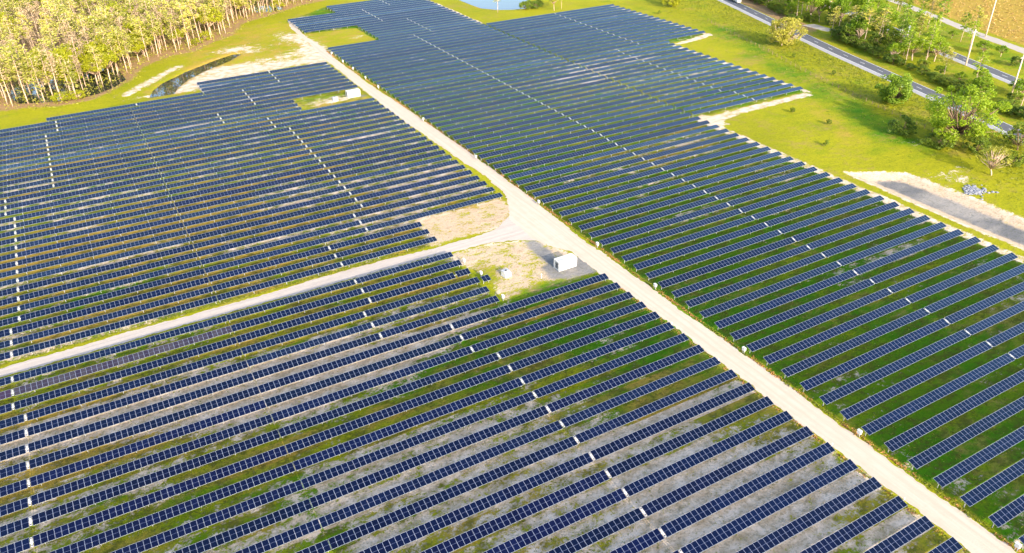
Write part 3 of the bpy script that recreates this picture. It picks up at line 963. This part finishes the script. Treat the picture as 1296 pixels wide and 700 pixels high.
T('shrub', broad_proto(110, M['dleaf'], M['barkd'], 4, 8, 2600, .26, .03), 141, -67, 1, 1, 'dark shrub at the right edge behind the half-bare tree', 'shrub')
T('bare_tree', broad_proto(108, M['willow'], M['bark'], 9, 9, 1000, .3, .15, open_=1.), 127.2, -68.4, 1, 1, 'half-bare pale tree with thin branches above the dry basin', 'tree')
T('broadleaf_tree', broad_proto(109, M['leaf'], M['barkd'], 8.5, 13, 4200, .32, .08), 193.2, 161, 1, 1, 'bright yellow-green tree at the top edge, left of the highway', 'tree')
pp = pine_proto(61, M['pine'], M['bark'], 14, 500, .4, 2.)
T('pine_tree', pp, 105.6, 201.8, 1, 1, 'lone orange-lit tree in front of the pond at the top', 'tree')
T('broadleaf_tree', LEAFY[0], 133.6, 188.5, .8, .9, 'yellow-green tree at the field edge, right of the top pond', 'tree')
T('pine_tree', pp, 139, 189.5, .8, .8, 'thin pale tree beside the yellow-green tree right of the top pond', 'tree')
for x, y, s, lab in ((121, 199, .8, 'grey-green bush at the right shore of the top pond'), (127.5, 197.5, .7, 'second grey-green bush at the right shore of the top pond, nearer the panels'), (125, 201.5, .75, 'dark bush standing behind the two grey-green bushes at the top pond'), (131, 201, .7, 'dark bush at the far right corner of the top pond')):
    T('bush', DLEAF[1], x, y, s, s * .7, lab, 'bush')
for x, y, lab in ((118.8, 2.3, 'tiny green bush with a long thin shadow on the yellow meadow'), (120.2, -13.1, 'tiny bush on the yellow meadow, middle of three'), (103.8, -26.2, 'tiny bush on the meadow nearest the panel ends'),
                  (167, 26, 'small bush in the rough grass near the fence, left of the round tree'), (172, 52, 'small tree in the rough grass by the fence'), (176, 150, 'small bush in the grass near the top, left of the highway')):
    T('bush', DLEAF[0], x, y, .22, .26, lab, 'bush')

# roadside belt between the two carriageways
r = np.random.default_rng(9)
FRESH = [broad_proto(140 + i, M['fresh'], M['bark'], 11, 8.5, 3000, .34, .2) for i in range(3)]
RP = [pine_proto(70 + i, M['fresh'] if i else M['willow'], M['bark'], 15, 520, .45, 1.9, .36) for i in range(3)]
belt = []
ys = np.arange(-95, 200, 3.2)
for y in ys:
    x1 = np.interp(y, [p[1] for p in HWY], [p[0] for p in HWY]); x2 = np.interp(y, [p[1] for p in HWY2], [p[0] for p in HWY2])
    for _ in range(2):
        belt.append((r.uniform(x1 + 13, max(x1 + 15, x2 - 7)), y + r.uniform(-1.5, 1.5), 0))
    if r.random() < .75: belt.append((x1 + 12 + r.uniform(0, 3), y, 1))
for y in np.arange(-60, 160, 6.):
    x2 = np.interp(y, [p[1] for p in HWY2], [p[0] for p in HWY2])
    belt.append((x2 + r.uniform(10, 22), y, 2))
for x, y, k in belt:
    if not (in_frame(x, y, 0, 4) or in_frame(x, y, 9, 0)): continue
    if 70 < y < 95 and x < 228: continue
    if k == 1:
        s = r.uniform(.45, .8)
        T('shrub', DLEAF[r.integers(3)], x, y, s * 1.1, s * .7, 'dark green shrub in the hedge along the far side of the highway', 'shrub', 'shrubs along the highway')
        continue
    q = r.random()
    if y < 14 and q < .45: continue
    if q < .34 and k == 0 and y > 14:
        s = r.uniform(.7, 1.25)
        T('broadleaf_tree', FRESH[r.integers(3)] if r.random() < .7 else DLEAF[r.integers(3)], x, y, s, s * r.uniform(.9, 1.3), 'green leafy tree in the belt between the two carriageways', 'tree', 'leafy trees between the carriageways')
    elif q < .68:
        s = r.uniform(.8, 1.25)
        T('thin_tree', RP[r.integers(3)], x, y, s * 1.2, s, 'thin pale-trunked tree in the belt beside the far carriageway', 'tree', 'thin trees beside the far carriageway')
    else:
        s = r.uniform(.4, .8)
        T('shrub', (FRESH if r.random() < .6 else DLEAF)[r.integers(3)], x, y, s, s * .75, 'green shrub in the belt beside the far carriageway', 'shrub', 'shrubs between the carriageways')


# weeds along the road edges (nobody could count them)
def tufts(name, xy, size, mat, lab, seed, per=5, hgt=.22):
    r = np.random.default_rng(seed)
    c = np.repeat(np.array(xy), per, 0); n = len(c)
    p = np.concatenate([c + r.normal(0, size * .9, (n, 2)), r.uniform(.02, hgt, (n, 1))], 1)
    v, f = leaf_faces(p, size, r, .35)
    v[:, 2] = np.maximum(v[:, 2], -.02)
    o = link(name, np_mesh(name, v, f, mat)); tag(o, lab, 'weeds', kind='stuff')


r = np.random.default_rng(21)
def edge_xy(n, f): return [f() for _ in range(n)]
xr = lambda y: np.interp(y, [-150, -60, -12, 20, 95, 160], [.75, .6, 1.3, 2., 1.0, .6])
red = []; grn = []; trn = []
for _ in range(2600):
    y = r.uniform(-172, 178); w = math.sin(y * .23) + math.sin(y * .61 + 1) + r.normal(0, .5)
    (red if w > -.1 else grn).append((xr(y) + abs(r.normal(0, .35)) + .1, y))
for _ in range(700):
    y = r.uniform(-172, -60); (red if r.random() < .45 else grn).append((-5.75 - abs(r.normal(0, .3)), y))
for _ in range(500):
    y = r.uniform(-5, 150); grn.append((-5.4 - abs(r.normal(0, .4)), y))
for _ in range(900):
    x = r.uniform(-160, -36); grn.append((x, -20.7 + abs(r.normal(0, .4)) if r.random() < .7 else -25.7 - abs(r.normal(0, .2))))
for _ in range(190):                                     # green line of the cable trench
    y = r.uniform(-135, 120)
    if not -27 < y < -20: trn.append((-89.35 + r.normal(0, .18), y))
tufts('rusty_weeds', red, .16, M['rust'], 'rust-red weeds along the edge of the main sand road', 1)
tufts('trench_weeds', trn, .09, M['tweed'], 'thin green line of weeds along the cable trench between the panel rows', 12, 4, .12)
tufts('green_weeds', grn, .17, M['weed'], 'green and yellow weeds along the edges of the sand roads', 2)
# low weeds between the panel rows
fw = []
for _ in range(26000):
    x = r.uniform(-140, 84); y = r.uniform(-165, 40)
    if (-6.5 < x < 2) or (-26.5 < y < -20) or (y > -25 and x < 2 and y > 20): continue
    if x < -5 and -56 < y < -5 and x > -36: continue
    if math.sin(x * .11 + 1) + math.sin(y * .23 + x * .05) + r.normal(0, .7) > .2: fw.append((x, y))
tufts('field_weeds', fw, .13, M['weed'], 'low green weeds scattered on the ground between the panel rows', 6, 4, .16)
# rough tussocks of the meadow beside the highway
ms = []
for _ in range(9000):
    y = r.uniform(-110, 230); h = np.interp(y, [p[1] for p in HWY], [p[0] for p in HWY]); x = h - 5 - abs(r.normal(0, 16))
    if x > 88 and sdf(BASIN, np.array([x]), np.array([y]))[0] > 1 and not (x < 172 and 96 < y < 186) and not (x < 146 and 8 < y < 186): ms.append((x, y))
tufts('meadow_tussocks', ms, .24, M['weed'], 'rough yellow-green tussocks of the meadow below the highway', 3, 4, .35)
ms = []
for _ in range(16000):
    x = r.uniform(-150, 30); y = r.uniform(150, 320); ms.append((x, y))
a = np.array(ms); d = sdf(FOREST, a[:, 0], a[:, 1])
tufts('swamp_scrub', a[(d < 6) & (d > -60) & (np.array([r.random() for _ in d]) < np.where(d > -3, .35, .8))], .34, M['willow'], 'dry scrub along the edge of the swamp forest', 4, 4, .6)

# ------------------------------------------------------------------ fence, pole, sheds, vehicle, rocks
fx = [(186.5, 124), (183.8, 115.5), (175.9, 87.6), (169.9, 65.3), (163.6, 45.9), (159.2, 31), (154.9, 13.0), (151.8, 0), (148.2, -13.7), (145.3, -29.1), (143.1, -40.0)]
f = empty('wire_fence', (fx[0][0], fx[0][1], 0), 'thin wire fence running through the grass below the highway', 'fence')
o0 = Vector((fx[0][0], fx[0][1], 0))
mbp = MB(); mbp.box(-.06, .06, -.06, .06, -.3, 1.5); pm = mbp.mesh('fence_post', M['barkd'])
wm = MB(); P_ = []
for (a, b) in zip(fx[:-1], fx[1:]):
    l = math.dist(a, b); k = max(1, round(l / 4.))
    for j in range(k): P_.append((a[0] + (b[0] - a[0]) * j / k, a[1] + (b[1] - a[1]) * j / k))
P_.append(fx[-1])
for p in P_: link('post', pm, f, (p[0] - o0.x, p[1] - o0.y, 0))
for z in (.4, .75, 1.1, 1.4): wm.tube([(p[0] - o0.x, p[1] - o0.y, z) for p in P_], [.014] * len(P_), 4)
link('wire', wm.mesh('fence_wire', M['barkd']), f)


def pole(x, y, h, lab):
    e = empty('utility_pole', (x, y, 0), lab, 'utility pole')
    mb = MB(); mb.tube([(0, 0, -.5), (0, 0, h * .5), (0, 0, h)], [.34, .28, .2], 10); link('shaft', mb.mesh('pole_shaft', M['wood'], True), e)
    mb = MB(); mb.box(-1.4, 1.4, -.08, .08, h - 1.2, h - 1.0); link('crossarm', mb.mesh('crossarm', M['wood']), e)
    for k in (-1.2, 0, 1.2):
        mb = MB(); mb.tube([(k, 0, h - .998), (k, 0, h - .7)], [.06, .04], 6); link('insulator', mb.mesh('insulator', M['grey']), e)


# scrubby tussocks of the golden field
gs = []
for _ in range(7000):
    y = r.uniform(-20, 260); x = np.interp(y, [p[1] for p in DIRT3], [p[0] for p in DIRT3]) + 6 + r.uniform(0, 130)
    gs.append((x, y))
tufts('golden_field_tussocks', gs, .42, M['straw'], 'dry golden tussocks covering the field beyond the dirt road', 8, 4, .5)
pole(272.5, 28.9, 21, 'tall pale utility pole beside the dirt road and the golden field')
pole(223.4, 5.5, 15, 'pale bare utility pole standing between the two carriageways')
pole(200.1, -28.6, 16, 'pale utility pole nearest the right edge, between the carriageways')


def shed(x, y, rz, lab):
    e = empty('shed', (x, y, 0), lab, 'shed', rz=rz)
    mb = MB(); mb.box(-3, 3, -2, 2, 0, 2.6); link('wall', mb.mesh('shed_wall', M['white']), e)
    mb = MB(); mb.quad([(-3.3, -2.3, 2.55), (3.3, -2.3, 2.55), (3.3, 0, 3.6), (-3.3, 0, 3.6)]); mb.quad([(3.3, 2.3, 2.55), (-3.3, 2.3, 2.55), (-3.3, 0, 3.6), (3.3, 0, 3.6)])
    mb.quad([(-3, -2, 2.6), (-3, 0, 3.52), (-3, 2, 2.6)]); mb.quad([(3, -2, 2.6), (3, 2, 2.6), (3, 0, 3.52)])
    link('roof', mb.mesh('shed_roof', M['tile']), e)
    mb = MB(); mb.box(-.6, .5, -2.04, -2.002, .05, 2.1); link('door', mb.mesh('shed_door', M['grey']), e)
    mb = MB(); mb.box(1.2, 2.3, -2.03, -2.002, 1.0, 1.9); link('window', mb.mesh('shed_window', M['glass']), e)


shed(248, 54, .5, 'small white shed with blue-grey roof half hidden by the roadside trees')


def truck(x, y, rz, lab):
    e = empty('truck', (x, y, .035), lab, 'truck', rz=rz)
    def part(n, bx, m, p=e):
        mb = MB()
        for q in bx: mb.box(*q)
        return link(n, mb.mesh('truck_' + n, m), p)
    part('cargo_box', [(-7.5, 1.2, -1.25, 1.25, 1.05, 3.9)], M['white'])
    mb = MB()
    pr = [(1.7, .7), (4.3, .7), (4.4, 1.5), (4.0, 1.7), (3.4, 2.9), (3.0, 3.1), (1.7, 3.1)]
    n = len(pr); mb.v = [(a, -1.2, b) for a, b in pr] + [(a, 1.2, b) for a, b in pr]
    mb.f = [tuple(range(n))[::-1], tuple(range(n, 2 * n))] + [(i, (i + 1) % n, n + (i + 1) % n, n + i) for i in range(n)]; mb.mi = [0] * len(mb.f)
    link('cab', mb.mesh('truck_cab', M['white']), e)
    mb = MB(); mb.quad([(4.02, -1.05, 1.75), (4.02, 1.05, 1.75), (3.46, 1.05, 2.85), (3.46, -1.05, 2.85)]); link('windscreen', mb.mesh('windscreen', M['glass']), e)
    part('chassis', [(-7.3, 1.68, -.5, .5, .62, 1.04)], M['dark'])
    part('bumper', [(4.305, 4.45, -1.15, 1.15, .45, .85)], M['grey'])
    for yy in (-.85, .85): part('headlight', [(4.41, 4.45, yy - .16, yy + .16, .95, 1.2)], M['whitem'])
    for xx in (-6.3, -5.1, 2.6):
        for yy in (-1.05, 1.05):
            mb = MB(); mb.tube([(xx, yy - .17, .5), (xx, yy + .17, .5)], [.5, .5], 14); w = link('wheel', mb.mesh('truck_wheel', M['tyre']), e)
            mb = MB(); mb.tube([(xx, yy - .18, .5), (xx, yy + .18, .5)], [.24, .24], 10); link('rim', mb.mesh('truck_rim', M['grey']), w)


truck(229.5, 149.5, math.atan2(-55.3, -17.4), 'white box truck on the highway at the top edge of the photo')

# rocks at the basin's inlet
rk = np.random.default_rng(3); v_all = []; f_all = []
import bmesh
bm = bmesh.new()
for i in range(120):
    x = 113 + rk.normal(0, 2.0); y = -72.6 + rk.normal(0, 1.5); s = rk.uniform(.25, .6)
    rr = bmesh.ops.create_icosphere(bm, subdivisions=1, radius=s)
    for vv in rr['verts']:
        vv.co *= 1 + rk.normal() * .16; vv.co.z *= .6; vv.co += Vector((x, y, .1))
me = bpy.data.meshes.new('rock_pile'); bm.to_mesh(me); bm.free(); me.materials.append(M['rock'])
tag(link('riprap_rocks', me), 'pale blue-grey rocks heaped at the upper rim of the dry basin', 'rocks', kind='stuff')

# ------------------------------------------------------------------ light, sky, camera
EL = math.radians(22)
w = bpy.data.worlds.new('World'); SC.world = w; w.use_nodes = True
nt = w.node_tree; bg = nt.nodes['Background']
sky = nt.nodes.new('ShaderNodeTexSky'); sky.sky_type = 'NISHITA'; sky.sun_disc = False
sky.sun_elevation = EL; sky.sun_rotation = math.radians(180); sky.air_density = 1.0; sky.dust_density = 2.5
nt.links.new(sky.outputs[0], bg.inputs[0]); bg.inputs[1].default_value = .15
sl = bpy.data.lights.new('sun', 'SUN'); sl.energy = 2.3; sl.angle = math.radians(.6); sl.color = (1, .88, .70)
so = bpy.data.objects.new('sun', sl); COL.objects.link(so); so.rotation_euler = (math.pi / 2 - EL, 0, math.radians(-2)); so.location = (0, -300, 200)

cd = bpy.data.cameras.new('camera'); co = bpy.data.objects.new('camera', cd); COL.objects.link(co)
R = Matrix((RT, UP, -FW)).transposed()
co.matrix_world = Matrix.Translation(CAM) @ R.to_4x4()
cd.sensor_width = 36; cd.lens = FPX / 1296 * 36; cd.clip_end = 12000; cd.clip_start = .5
SC.camera = co
vs = SC.view_settings
vs.view_transform = 'Standard'; vs.look = 'None'; vs.exposure = 1.82; vs.gamma = 1.0
print('modules', NMOD[0], 'objects', len(SC.objects))
